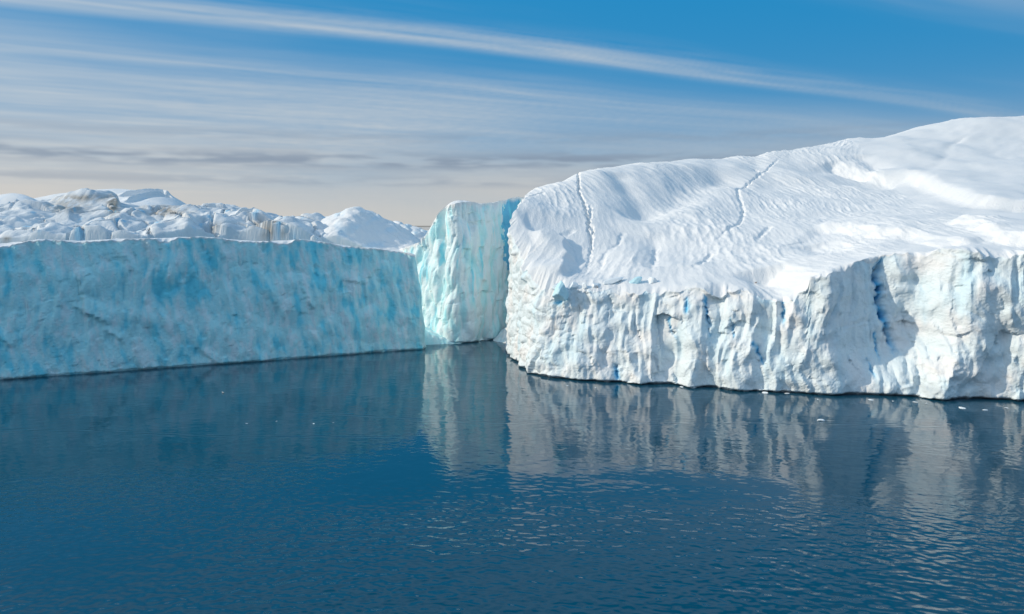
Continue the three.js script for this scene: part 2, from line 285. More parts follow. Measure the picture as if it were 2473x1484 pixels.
// ------------------------------------------------------------------ the large snow-domed iceberg on the right
let domeAt;                                             // a point on the dome's snow
const K6 = (list) => list.map(([x, y]) => [1207.5 + 0.5117 * x, 271.7 + 0.5117 * y]);   // survey marks read off an enlargement
{
  const C = [];
  const put = (px, py, d) => C.push(at(px, py, d));
  const column = (px, list) => { for (const [py, d] of list) put(px, py, d); const [py, d] = list[list.length - 1]; const a = at(px, py, d + 45); C.push([a[0], a[1] - 12, a[2]]); const b = at(px, py, d + 110); C.push([b[0], b[1] - 45, b[2]]); };
  column(1262, [[790, 186], [725, 190], [650, 200], [570, 214], [505, 230], [480, 240]]);
  column(1320, [[745, 184], [705, 188], [640, 203], [560, 219], [490, 241], [446, 258]]);
  column(1400, [[693, 187.5], [620, 207], [550, 224], [480, 248], [416, 274]]);
  column(1500, [[690, 186], [610, 209], [530, 233], [460, 260], [400, 292]]);
  column(1650, [[684, 183.5], [600, 211], [510, 244], [440, 278], [386, 318]]);
  column(1850, [[690, 175], [620, 196], [520, 246], [440, 294], [372, 345]]);
  column(2050, [[640, 169], [585, 192], [510, 243], [420, 310], [340, 370]]);
  column(2250, [[602, 169], [565, 190], [500, 235], [420, 298], [350, 350], [299, 398]]);
  column(2473, [[587, 163.5], [562, 181], [500, 230], [420, 290], [340, 355], [283, 412]]);
  column(2800, [[575, 158], [500, 230], [400, 310], [278, 430]]);
  const base = spline(C);
  const L = (pts) => bounds(lineOn(base, pts));
  const cracks = [
    [L(K6([[345, 288], [372, 340], [375, 385], [395, 430], [412, 490], [420, 520], [415, 545], [432, 590], [430, 640], [412, 720], [390, 780]])), 0.34, 1.5],
    [L(K6([[425, 450], [430, 490], [420, 520], [440, 560], [428, 600], [440, 650]])), 0.35, 1.0],
    [L(K6([[1330, 208], [1250, 285], [1180, 325], [1120, 360], [1128, 400], [1150, 460], [1140, 510], [1110, 548], [1060, 580], [1025, 610], [1008, 645]])), 0.5, 0.9],
    [L(K6([[510, 645], [485, 690], [475, 740]])), 0.6, 0.6],
    [L(K6([[735, 610], [730, 680], [725, 720], [708, 790]])), 0.6, 0.6],
    [L(K6([[1000, 660], [970, 700], [935, 725], [890, 755]])), 0.7, 0.8],
    [L(K6([[2200, 112], [2130, 150], [2100, 200], [2070, 240], [2000, 280]])), 0.9, 0.8],
    [L(K6([[1200, 265], [1235, 285]])), 0.6, 0.7],
    [L(K6([[585, 560], [560, 610], [510, 645]])), 0.6, 0.5],
    [L(K6([[1275, 545], [1240, 580], [1200, 620]])), 0.7, 0.6],
    [L(K6([[60, 460], [140, 395], [200, 385], [215, 405]])), 0.3, 0.5],
    [L(K6([[270, 580], [330, 560], [365, 545]])), 0.8, 0.7],
  ];
  const troughs = [                                      // [line, half width, depth]
    [L(K6([[540, 280], [600, 350], [640, 410], [690, 478]])), 4.5, 1.5],
    [L(K6([[590, 495], [690, 470], [790, 425], [860, 372], [960, 325], [1120, 290]])), 6.5, 2.2],
    [L(K6([[1190, 200], [1220, 270], [1250, 290]])), 4, 1.0],
    [L(K6([[1545, 235], [1600, 255], [1690, 285], [1760, 300]])), 3.5, 2.0],
    [L(K6([[1700, 200], [1760, 240], [1800, 280]])), 4, 1.6],
    [L(K6([[720, 570], [730, 650], [715, 740]])), 3, 0.8],
    [L(K6([[1460, 600], [1540, 610], [1620, 640]])), 5, 1.2],
    [L(K6([[1220, 735], [1290, 770], [1380, 840], [1440, 880]])), 5.0, 3.6],
  ];
  const scarps = [                                       // [line, rise beyond it, width, reach]
    [L(K6([[1870, 285], [1960, 320], [2080, 370], [2230, 430], [2340, 440], [2473, 445], [2700, 450]])), 3.4, 2.6, 34],
    [L(K6([[1560, 240], [1680, 285], [1800, 312], [1900, 318]])), 2.2, 2.0, 20],
    [L(K6([[1460, 548], [1600, 548], [1780, 572], [1950, 580], [2100, 600], [2240, 606]])), 2.2, 2.8, 24],
    [L(K6([[2090, 528], [2240, 556], [2350, 592], [2473, 597], [2700, 600]])), 2.6, 2.6, 24],
    [L(K6([[120, 570], [250, 578], [325, 630], [338, 700], [290, 800]])), -2.8, 1.6, 16],
  ];
  const height = (x, z) => {
    let y = base(x, z);
    y += 2.0 * fbm(x / 30 + 4, z / 30, 3);
    for (const [l, w, d] of troughs) if (toLine(l, x, z, w * 3)) { const k = hit.d / w; y -= d * Math.exp(-k * k) * sst(0, 0.12, hit.t) * sst(1.001, 0.9, hit.t); }
    for (const [l, r, w, reach] of scarps) if (toLine(l, x, z, reach)) { const e = sst(0, 0.12, hit.t) * sst(1.0, 0.9, hit.t), sd = -hit.side * hit.d; y += e * r * (sst(-w, w, sd + 0.8 * noise(x / 3, z / 3)) - 0.5) * sst(reach, reach * 0.25, hit.d); }
    // melt ribs that run down the slope, and small hollows
    const wx = x + 3.5 * noise(x / 40 + 9, z / 40) - 0.10 * z * noise(x / 120, z / 90 + 3), wz = z + 5 * noise(x / 30, z / 30 + 7);
    const rough = 0.45 + 0.75 * sst(-0.3, 0.4, fbm(x / 22 + 60, z / 30, 3));
    y += rough * (0.34 * scallop(wx / 1.3, wz / 9, 3, 0.5) + 0.24 * scallop(wx / 1.1 + 7, wz / 2.8, 5, 0.5) + 0.10 * noise(wx / 4.2, wz / 17));
    for (const [l, w, d] of cracks) if (toLine(l, x + 0.5 * noise(x / 1.8, z / 1.8), z + 0.5 * noise(x / 1.8 + 40, z / 1.8), w * 5)) { const k = hit.d / w; y -= d * Math.exp(-k * k * k) * sst(0, 0.08, hit.t) * sst(1.001, 0.6, hit.t) * (0.75 + 0.5 * noise(x / 2, z / 2)); }
    return y;
  };
  const W = (px, py, b) => [...onWater(px, py), b];
  const shore = [[9, -292, 4], [5, -268, 4], [3, -246, 3], W(1243, 850, 1), W(1262, 873, 1.4), W(1281, 891, 2.2), W(1305, 906, 4), W(1350, 914, 7), W(1420, 918, 7), W(1500, 921, 6), W(1600, 926, 5), W(1700, 933, 5), W(1830, 942, 5), W(1930, 949, 5), W(1990, 950, 3.2), W(2080, 952, 2.6), W(2150, 952.5, 3.6), W(2210, 953, 4.5), W(2330, 958, 3.2), W(2473, 966, 3), W(2700, 980, 3), [150, -150, 4], [215, -175, 5], [260, -240, 5], [285, -330, 5]];
  // blue clefts in the wall, as [along, height] marks read off the picture
  const mark = (list) => bounds(list.map(([px, py]) => [px, py]));
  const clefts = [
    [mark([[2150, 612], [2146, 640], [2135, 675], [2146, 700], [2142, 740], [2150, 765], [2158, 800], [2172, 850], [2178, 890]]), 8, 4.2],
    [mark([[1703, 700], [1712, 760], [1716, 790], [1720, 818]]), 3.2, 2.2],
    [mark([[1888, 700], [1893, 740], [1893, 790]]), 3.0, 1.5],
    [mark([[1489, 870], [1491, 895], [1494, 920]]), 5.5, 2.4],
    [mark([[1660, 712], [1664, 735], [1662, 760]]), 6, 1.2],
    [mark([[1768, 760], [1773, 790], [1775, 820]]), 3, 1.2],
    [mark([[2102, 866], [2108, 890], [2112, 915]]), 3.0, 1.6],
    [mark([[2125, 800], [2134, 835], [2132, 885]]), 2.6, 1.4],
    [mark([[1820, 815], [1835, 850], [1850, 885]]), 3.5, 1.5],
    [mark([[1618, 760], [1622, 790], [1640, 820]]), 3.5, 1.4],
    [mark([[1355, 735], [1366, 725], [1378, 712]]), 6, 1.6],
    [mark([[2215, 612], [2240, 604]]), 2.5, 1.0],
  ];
  const relief = (s, y, top, x, z) => {
    const h = clamp(y / Math.max(top, 1));
    const lean = 0.35 * y;                               // flutes fan out a little towards the foot
    const w1 = s + 2.2 * noise(s / 14, y / 12) + 0.10 * lean, wy = y + 1.5 * noise(s / 6 + 3, y / 5);
    const [px, py] = pxOf(x, y, z);
    const left = sst(1500, 1330, px), bay = Math.exp(-Math.pow((px - 2085) / 55, 2));
    let d = 0;
    const pleat = sst(1500, 1620, px) * sst(2010, 1950, px), m1 = sst(-0.35, 0.35, fbm(s / 9 + 33, y / 12, 2)), m2 = sst(-0.3, 0.3, fbm(s / 7 + 70, y / 6, 2)), w2 = w1 + 0.8 * noise(s / 3.5, y / 7) + 0.22 * y * noise(s / 13, 5);
    d += 2.4 * (scallop(w1 / 9.5, wy / 26, 11) - 0.45) * (1 - 0.6 * left) * (1 - 0.6 * bay);
    d += 1.3 * (facet(w2 / 3.8, wy / 15, 18, 1.9) - 0.2) * (0.35 + 0.65 * m2) * (1 - 0.5 * left) * (1 - 0.7 * bay);
    d += (1.1 + 0.9 * pleat) * (0.35 + 0.65 * m1) * (scallop(w2 / 3.3 + 5, wy / 15, 12) - 0.45) * (1 - 0.6 * left) * (1 - 0.75 * bay);
    d += (0.3 + 0.6 * m2) * (scallop(w2 / 1.45 + 2, wy / 9, 16) - 0.45) * (1 - 0.4 * left) * (1 - 0.6 * bay);
    d += 1.0 * (facet(w1 / 4.5 - wy / 9, wy / 7, 13, 1.8) - 0.2) * (1 - m1 * 0.7) * (1 - 0.6 * bay);
    d += 0.6 * (facet(w2 / 1.4 + wy / 8, wy / 3.2, 14, 1.9) - 0.2) * (0.4 + 0.6 * (1 - m2)) * (1 - 0.5 * bay);
    d += 0.6 * left * (facet(w1 / 2.6, wy / 1.3, 17, 1.4) - 0.2);
    d += 0.22 * scallop(w1 / 0.75, wy / 1.4, 15);
    d += 0.8 * fbm(s / 12 + 2, y / 9, 3);
    // the bay beside the gully: its left wall turns away, its right wall comes forward
    d -= 6.5 * clamp((px - 1985) / 165) * clamp((2330 - px) / 170) * sst(0.0, 0.4, h);
    d += 2.4 * sst(2250, 2330, px) * sst(2420, 2340, px) * h;
    // heap of fallen ice
    const heap = Math.exp(-Math.pow((px - 2240) / 85, 2)) * sst(780, 905, py + 0.35 * Math.abs(px - 2225));
    d += heap * (1.7 + 0.75 * scallop(s / 1.6, y / 1.3, 19) + 0.4 * scallop(s / 0.8, y / 0.7, 20));
    for (const [l, w, dep] of clefts) if (toLine(l, px + 5 * noise(s / 1.1, y / 1.1) + 3 * noise(s / 0.4, y / 0.5), py, w * 3)) { const k = hit.d / w; d -= dep * Math.exp(-1.3 * k) * sst(0, 0.3, hit.t) * sst(1.001, 0.7, hit.t) * (0.7 + 0.6 * noise(y / 1.2, s / 3)); }
    return d * (y < 0 ? 0.6 : 1);
  };
  const wallColour = (s, y, top, x, z) => {
    const [px, py] = pxOf(x, y, z);
    let c = mix3(WHITE_ICE, SNOW, sst(-0.2, 0.4, fbm(s / 8, y / 8, 3)));
    c = mix3(c, PALE_BLUE, 0.55 * sst(0.05, 0.55, fbm(s / 5 + 50, y / 16, 4)));
    // old grey ice with grit; the rightmost patch paints grey shade on the wall
    const g = sst(0.0, 0.5, fbm(s / 7 + 90, y / 5, 4)) * (Math.exp(-Math.pow((px - 1475) / 70, 2) - Math.pow((py - 775) / 55, 2)) + 0.8 * Math.exp(-Math.pow((px - 1870) / 110, 2) - Math.pow((py - 740) / 50, 2)) + 0.7 * Math.exp(-Math.pow((px - 2380) / 80, 2) - Math.pow((py - 680) / 90, 2)) + 0.6 * Math.exp(-Math.pow((px - 1660) / 50, 2) - Math.pow((py - 890) / 25, 2)) + 0.9 * Math.exp(-Math.pow((px - 2230) / 40, 2) - Math.pow((py - 925) / 25, 2)) + 0.1);
    c = mix3(c, GREY_ICE, clamp(0.9 * g));
    for (const [l, w] of clefts) if (toLine(l, px + 4 * noise(s / 1.1, y / 1.1), py, w * 2.2)) c = mix3(c, [0.10, 0.55, 0.86], 0.97 * Math.exp(-1.1 * Math.pow(hit.d / w, 2)) * sst(0, 0.12, hit.t) * sst(1.001, 0.75, hit.t) * sst(-0.8, 0.1, noise(s / 1.5, y / 2.5)));  // blue in the clefts paints light passing through the ice
    return c;
  };
  const topColour = (x, z, inland) => {
    let c = mix3(SNOW, [0.82, 0.83, 0.83], sst(-0.1, 0.6, fbm(x / 18, z / 18, 4)));
    return c;
  };
  const [wall, top] = wallBerg({ base: shore, back: [[12, -310], [60, -400], [140, -470], [230, -520], [330, -540], [400, -520], [400, -420]], cell: 0.27, rows: 130, topRows: 430, height, relief, wallColour, topColour, round: (t) => 2.6 * sst(-0.1, 0.5, fbm(t / 16 + 8, 3, 3)) + 0.9 * Math.abs(noise(t / 2.2, 6)) + 0.4 * Math.abs(noise(t / 0.7, 9)), profile: (v) => Math.pow(v, 1.25), ease: (w) => 0.35 * w + 0.65 * Math.pow(w, 1.8) });
  const berg = thing('domed_iceberg', 'huge snow-domed iceberg with fluted white cliff filling the right half', 'iceberg');
  part('ice_cliff', wall, iceMat, berg, 'fluted white ice cliff with blue clefts above the dark waterline');
  part('snow_dome', top, snowMat, berg, 'broad ribbed snow slope with cracks and a bright scarp');
  domeAt = (px, py) => { const [[x, z]] = lineOn(height, [[px, py]]); return [x, height(x, z), z]; };
}
console.log('right berg ready');

// ------------------------------------------------------------------ the long blue wall on the left
{
  const W = (px, py, b) => [...onWater(px, py), b];
  const shore = [[-300, -128, 5], W(-600, 965, 3), W(-250, 937, 3), W(0, 917, 3), W(200, 903.5, 3), W(450, 885.5, 3), W(720, 866, 3), W(900, 852, 3), W(985, 846, 3), W(1016, 844, 2.5), [-27.5, -233, 2], [-36, -235, 2], [-62, -230, 2], [-110, -226, 2], [-170, -232, 3], [-300, -240, 3]];
  // rim heights along the front, from the skyline of the wall
  const rim = [[-600, 600], [-250, 592], [0, 597], [45, 585], [110, 577], [180, 583], [260, 579], [330, 577], [480, 574], [560, 579], [610, 584], [720, 580], [790, 587], [860, 598], [930, 602], [990, 611], [1016, 622]];
  const pts = [];
  for (const [px, py] of rim) { let wy = px < 0 ? 917 - px * 0.08 : 917 - px * 0.0727; const [x, z] = onWater(px, wy), d = -z + 4; const a = at(px, py, d); pts.push(a); const b = at(px, py, d + 30); pts.push([b[0], a[1] - (px < 60 ? 0.2 : 1.4), b[2]]); }
  const base = spline(pts);
  const height = (x, z) => base(x, z) + 0.5 * fbm(x / 12, z / 12, 3) + 0.18 * fbm(x / 2.5, z / 2.5, 3);
  const relief = (s, y, top, x, z) => {
    const w = s + 1.2 * noise(s / 18, y / 16) + 0.08 * y, wy = y + 2 * noise(s / 8 + 4, y / 7);
    let d = 0.9 * fbm(s / 16, y / 18, 3);
    d += 1.0 * (scallop(w / 4.2, wy / 15, 31) - 0.4);
    d += 0.5 * (scallop(w / 1.6 + 9, wy / 8, 32) - 0.4);
    d += 0.8 * (facet(w / 3.4, wy / 5.5, 33, 1.4) - 0.2) * sst(-0.3, 0.4, noise(s / 17 + 8, y / 11));
    d += 0.34 * (facet(w / 1.0, wy / 2.6, 34, 1.8) - 0.2);
    d += 0.15 * scallop(w / 0.6, wy / 1.8, 35);
    const [px, py] = pxOf(x, y, z);
    for (const [ax, ay, bx, by, dep, wd] of flakes) { const vx = bx - ax, vy = by - ay, t = clamp(((px - ax) * vx + (py - ay) * vy) / (vx * vx + vy * vy)), sd = ((px - ax) * vy - (py - ay) * vx) / Math.hypot(vx, vy), dd = Math.hypot(px - ax - t * vx, py - ay - t * vy); if (dd < wd) d += 0.8 * dep * sst(-5, 3, sd + 4 * noise(s, y)) * (1 - dd / wd); }
    return d * (y < 0 ? 0.6 : 1);
  };
  const flakes = [[192, 690, 203, 750, 1.4, 45], [200, 752, 242, 772, 1.6, 40], [265, 805, 285, 818, 1.0, 26], [0, 815, 20, 830, 1.0, 25], [730, 700, 745, 735, 1.1, 34], [840, 678, 870, 683, 0.9, 25], [493, 855, 508, 867, 0.8, 22]];
  const wallColour = (s, y, top, x, z) => {
    const w = s + 1.2 * noise(s / 18, y / 16) + 0.08 * y;
    const run = 1.1 * fbm(w / 3.2, y / 8, 5) + 0.2 * fbm(w / 0.9 + 3, y / 3, 3), broad = fbm(s / 22 + 40, y / 20, 3), fine = fbm(w / 1.0 + 7, y / 2.6, 4);
    let c = mix3(ICE, CLEAR_ICE, sst(0.0, 0.5, run + 0.45 * broad));
    c = mix3(c, FROST, 0.85 * sst(0.0, 0.45, -run + 0.6 * fine));
    c = mix3(c, [0.26, 0.46, 0.50], 0.55 * sst(0.2, 0.6, fbm(s / 3 + 70, y / 3, 4)) * sst(0.0, 0.4, fbm(s / 13 + 22, y / 9, 2)));
    return mix3(c, SNOW, sst(top - 0.5, top - 0.05, y + 0.3 * noise(s / 1.3, 5)));
  };
  const [wall, top] = wallBerg({ base: shore, back: [[-300, -200], [-230, -200], [-150, -215], [-100, -214], [-60, -222], [-38, -230], [-34, -232], [-38, -232.5], [-60, -227], [-110, -222], [-300, -225]], cell: 0.3, rows: 140, topRows: 60, height, relief, wallColour, topColour: (x, z) => mix3(SNOW, [0.80, 0.83, 0.87], sst(0, 0.5, fbm(x / 6, z / 6, 3))), notch: 0.4, round: (t) => 0.9 * sst(0, 0.5, fbm(t / 9 + 1, 3, 3)) + 0.5 * Math.abs(noise(t / 1.7, 6)), profile: (v) => Math.pow(v, 1.1), ease: (w) => Math.pow(w, 1.4) });
  const berg = thing('tabular_iceberg', 'long flat-topped iceberg whose shaded blue wall spans the left side', 'iceberg');
  part('ice_cliff', wall, iceMat, berg, 'sheer blue ice wall with vertical streaks');
  part('snow_top', top, snowMat, berg, 'thin white snow lip along the wall top');
}
console.log('left berg ready');

// ------------------------------------------------------------------ the tower in the gap
{
  const shore = [[-24, -285, 2], [-36, -268, 2], [-33.5, -258, 2], [-27, -250.5, 2.5], [-21, -244, 2.5], [-17.5, -240.5, 2.6], [-14.2, -241.4, 2.0], [-9, -246, 1.6], [-4.5, -250.5, 1.4], [-0.8, -254.5, 1.0], [1.2, -258, 0.6], [2.4, -266, 0.6], [3, -285, 1]];
  const rimPts = [[960, 600, 262], [998, 594, 257], [1018, 586, 255], [1048, 577, 253], [1060, 556, 252], [1072, 520, 251], [1086, 492, 249.5], [1104, 484, 247], [1126, 488, 245], [1150, 493, 246.5], [1172, 493, 248], [1196, 489, 252], [1222, 484, 257], [1243, 485, 262]];
  const pts = [];
  for (const [px, py, d] of rimPts) { const a = at(px, py, d); pts.push(a); pts.push([a[0] + 1.5, a[1] - 0.5, a[2] - 10]); pts.push([a[0] + 3, a[1] - 3, a[2] - 22]); }
  const base = spline(pts);
  const height = (x, z) => Math.min(base(x, z), 45) + 0.4 * fbm(x / 4, z / 4, 3) + 0.12 * fbm(x / 1.2, z / 1.2, 2);
  const relief = (s, y, top, x, z) => {
    const w = s + 1.5 * noise(s / 9, y / 12) - 0.06 * y, wy = y + 2 * noise(s / 7 + 1, y / 8);
    const right = sst(46, 56, s);
    let d = 1.6 * fbm(s / 9, y / 14, 3) * (1 - 0.4 * right);
    d += 1.3 * (scallop(w / 4.4, wy / 16, 41) - 0.4) * (1 - 0.4 * right);
    d += 1.5 * (facet(w / 3.0, wy / 7.5, 42, 1.8) - 0.2) * (1 - 0.35 * right);
    d += 0.7 * (facet(w / 1.3, wy / 3.6, 43, 1.8) - 0.2);
    d -= 1.6 * Math.exp(-Math.pow((s - 50 - 1.5 * noise(y / 6, 2)) / 0.8, 2)) * sst(6, 18, y);
    d += 0.14 * scallop(w / 0.7, wy / 2, 44);
    return d * (y < 0 ? 0.6 : 1);
  };
  const wallColour = (s, y, top, x, z) => {
    const w = s + 1.5 * noise(s / 9, y / 12), run = fbm(w / 2.2, y / 10, 4);
    let c = mix3([0.84, 0.94, 0.95], FROST, sst(-0.3, 0.3, run));
    c = mix3(c, ICE, 0.85 * sst(-0.1, 0.4, run));
    c = mix3(c, CLEAR_ICE, 0.8 * sst(0.2, 0.5, fbm(w / 2.0 + 20, y / 14, 4)));
    const [px, py] = pxOf(x, y, z), edge = 14 * fbm(s / 1.5, y / 3, 3);   // ragged blue patch painting the glow of light through the cleft ice
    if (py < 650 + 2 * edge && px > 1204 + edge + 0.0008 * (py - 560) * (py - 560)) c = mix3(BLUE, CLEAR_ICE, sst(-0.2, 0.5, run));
    return mix3(c, SNOW, sst(top - 1.6, top - 0.2, y + 0.9 * noise(s / 2, 7)) * 0.9);
  };
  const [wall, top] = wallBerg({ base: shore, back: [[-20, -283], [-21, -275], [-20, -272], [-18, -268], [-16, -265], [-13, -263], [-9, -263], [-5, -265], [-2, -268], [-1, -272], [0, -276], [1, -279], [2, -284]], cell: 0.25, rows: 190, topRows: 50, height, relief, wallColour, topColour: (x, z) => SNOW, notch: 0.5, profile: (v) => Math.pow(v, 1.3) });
  const berg = thing('tower_iceberg', 'tall narrow ice tower with bright left face standing in the gap', 'iceberg');
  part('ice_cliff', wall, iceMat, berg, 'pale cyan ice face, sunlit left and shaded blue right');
  part('snow_cap', top, snowMat, berg, 'rounded white snow cap');
  // snow fallen at its foot
  const fan = (x, z) => { const cx = 0.0, cz = -247, r = Math.hypot((x - cx) / 9.5, (z - cz) / 8.5); return 5.6 * (1 - r) - 0.8 + 0.9 * fbm(x / 3, z / 3, 3) + 0.35 * scallop(x / 1.1, z / 1.1, 46) - 1.8 * sst(-1, -8, x); };
  part('snow_apron', moundBerg({ x0: -12, x1: 5, z0: -256, z1: -236, step: 0.25, height: fan, colour: (x, z) => mix3([0.72, 0.86, 0.90], SNOW, sst(-0.3, 0.4, fbm(x / 3, z / 3, 3))) }), snowMat, berg, 'snow heaped at the foot of the cleft');
  // low shelf between the wall and the tower
  const shelf = thing('ice_shelf_floe', 'low shaded ice shelf between the blue wall and the tower', 'ice floe');
  const low = (x, z) => { const t = clamp((x + 33) / 17); return mix(7.0, 0.3, Math.pow(t, 0.85)) * sst(-234.2, -238.5, z + 0.25 * (x + 26) + 0.8 * noise(x / 3, z / 3)) - 0.9 * sst(-237, -233, z + 0.25 * (x + 26)) * 3 + 0.8 * fbm(x / 3, z / 3, 3) + 0.3 * scallop(x / 1.2, z / 1.2, 47) - 0.3; };
  part('ice_body', moundBerg({ x0: -34, x1: -13, z0: -250, z1: -232, step: 0.25, height: low, colour: (x, z) => mix3(ICE, FROST, sst(-0.3, 0.4, fbm(x / 3, z / 3, 3))) }), iceMat, shelf);
}
console.log('tower ready');

// ------------------------------------------------------------------ bergs behind the wall
const B = (name, label, o) => { const t = thing(name, label, 'iceberg'); part('ice_body', moundBerg(o), o.material ?? snowMat, t); return t; };
{ // broken, dirt-streaked berg
  const C = [];
  const row = (list) => { for (const [px, py, d] of list) C.push(at(px, py, d)); };
  row([[-200, 592, 242], [0, 590, 242], [150, 588, 242], [300, 586, 242], [450, 586, 242], [600, 588, 243], [720, 590, 246], [770, 592, 252]]);
  row([[-200, 570, 258], [0, 568, 260], [150, 566, 262], [300, 564, 262], [450, 562, 264], [600, 564, 264], [720, 570, 266], [770, 580, 266]]);
  row([[-200, 545, 285], [0, 545, 285], [150, 538, 285], [290, 535, 285], [450, 535, 287], [600, 540, 288], [700, 550, 285], [750, 562, 278]]);
  row([[-200, 512, 315], [0, 508, 315], [60, 500, 318], [130, 496, 325], [200, 492, 330], [255, 494, 332], [300, 512, 322], [345, 509, 328], [430, 504, 330], [520, 504, 330], [555, 506, 330], [600, 520, 326], [640, 531, 320], [740, 548, 305]]);
  row([[-200, 540, 360], [130, 525, 370], [255, 525, 375], [430, 530, 375], [600, 545, 370], [740, 575, 350]]);
  const base = spline(C);
  const height = (x, z) => {
    const [px] = pxOf(x, 38, z);
    let y = base(x, z) + 0.6 * fbm(x / 9, z / 9, 3);
    const wx = x + 3 * noise(x / 9, z / 9 + 4), wz = z + 3 * noise(x / 9 + 8, z / 9);
    const flat = sst(-316, -300, z);
    const e1 = px + 6 * noise(z / 4, x / 4); y += 4.6 * sst(100, 200, e1 + 20 * noise(x / 6, 3)) * sst(292, 280, e1) * Math.exp(-Math.pow((z + 329) / 10, 4)) * (0.85 + 0.3 * noise(x / 7, z / 7));
    y += (0.2 + 0.8 * flat) * (4.6 * (facet(wx / 12, wz / 15, 6, 1.5) - 0.35) + 1.7 * (facet(wx / 5.5 + 3, wz / 7, 7, 1.5) - 0.3));
    const w = worley(wx / 12 + 5, wz / 12, 8); y -= flat * 4.0 * Math.exp(-Math.pow((w.f2 - w.f1) / 0.06, 2)) * sst(0.3, 0.5, RV[w.id]);
    y += 0.35 * fbm(x / 2.2, z / 2.2, 3) + 1.0 * (facet(wx / 3.2, wz / 3.6, 26, 1.6) - 0.2) * sst(-0.2, 0.4, noise(x / 14, z / 14));
    return y - 40 * (sst(-243, -238, z + 12 * sst(-115, -84, x)) + sst(-360, -372, z)) - 40 * sst(-62, -54, x + 0.1 * (z + 260));
  };
  const colour = (x, z, y) => {
    const [px, py] = pxOf(x, y, z), f = fbm(x / 3, z / 3 + y, 4);
    let c = mix3([0.80, 0.82, 0.83], [0.60, 0.66, 0.71], sst(-0.35, 0.45, fbm(x / 7 + 30, z / 7, 4)));  // greyer base paints in the shade of slopes turned from the sun
    const spot = (cx, cy, rx, ry) => Math.exp(-Math.pow((px - cx) / rx, 2) - Math.pow((py - cy) / ry, 2));
    const dirt = 1.0 * spot(272, 495, 14, 22) + 0.6 * spot(200, 478, 70, 8) + 0.65 * spot(400, 508, 55, 14) + 0.9 * spot(520, 553, 16, 8) + 0.8 * spot(655, 562, 34, 10) + 0.8 * spot(15, 580, 12, 8) + 0.6 * spot(640, 540, 40, 8) + 0.5 * spot(160, 500, 60, 14);
    c = mix3(c, mix3(DIRT, [0.48, 0.44, 0.38], sst(-0.2, 0.4, f)), clamp(1.5 * dirt * sst(-0.35, 0.15, f)));
    return mix3(c, BLUE, 0.6 * sst(0.35, 0.6, fbm(x / 4 + 13, z / 4, 2)) * sst(-300, -290, z));
  };
  B('broken_iceberg', 'rugged broken iceberg with brown dirt behind the blue wall', { x0: -215, x1: -40, z0: -374, z1: -237, step: 0.45, height, colour });
}
{ // smooth far dome
  const C = []; for (const [px, py, d] of [[40, 500, 470], [40, 489, 520], [130, 470, 520], [210, 461, 520], [290, 457, 520], [350, 462, 520], [400, 468, 520], [430, 483, 515], [455, 499, 510], [475, 520, 505], [200, 495, 470], [300, 494, 470], [400, 500, 475], [200, 480, 495], [300, 475, 495], [380, 478, 495], [430, 500, 490], [40, 500, 570], [130, 492, 570], [290, 480, 570], [420, 500, 560], [490, 530, 540], [250, 540, 640]]) C.push(at(px, py, d));
  const base = spline(C);
  const fold = bounds(lineOn(base, [[310, 470], [345, 466], [390, 466], [400, 470]], 440, 620)), fold2 = bounds(lineOn(base, [[318, 484], [350, 474], [395, 470]], 440, 620));
  const height = (x, z) => { let y = base(x, z) + 0.5 * fbm(x / 12, z / 12, 3) + 0.12 * fbm(x / 2.5, z / 2.5, 2); for (const l of [fold, fold2]) if (toLine(l, x, z, 14)) y += 2.2 * Math.exp(-Math.pow(hit.d / 4, 2)) * Math.sign(hit.side) * -1 * sst(0, 1, hit.d); return y - 60 * sst(-590, -620, z) - 60 * (sst(-462, -450, z)); };
  B('smooth_dome_iceberg', 'smooth white dome-shaped iceberg farthest back on the left', { x0: -345, x1: -175, z0: -610, z1: -452, step: 0.9, height, colour: (x, z) => mix3(SNOW, [0.80, 0.84, 0.88], sst(0, 0.5, fbm(x / 14, z / 14, 3))) });
}
{ // small dome at the frame's edge
  const C = []; for (const [px, py, d] of [[-120, 490, 400], [-40, 478, 405], [20, 472, 405], [50, 470, 405], [75, 479, 402], [100, 490, 398], [-40, 505, 380], [30, 505, 380], [80, 505, 382], [-40, 495, 430], [50, 488, 430], [110, 520, 400], [0, 530, 470]]) C.push(at(px, py, d));
  const base = spline(C);
  B('small_dome_iceberg', 'small snow dome with shaded blue front at the left edge', { x0: -290, x1: -215, z0: -450, z1: -368, step: 0.7, height: (x, z) => base(x, z) + 0.4 * fbm(x / 8, z / 8, 3) + 0.1 * fbm(x / 2, z / 2, 2) - 60 * (sst(-376, -368, z) + sst(-440, -452, z)), colour: (x, z) => mix3(SNOW, [0.78, 0.83, 0.88], sst(0, 0.5, fbm(x / 10, z / 10, 3))) });
}
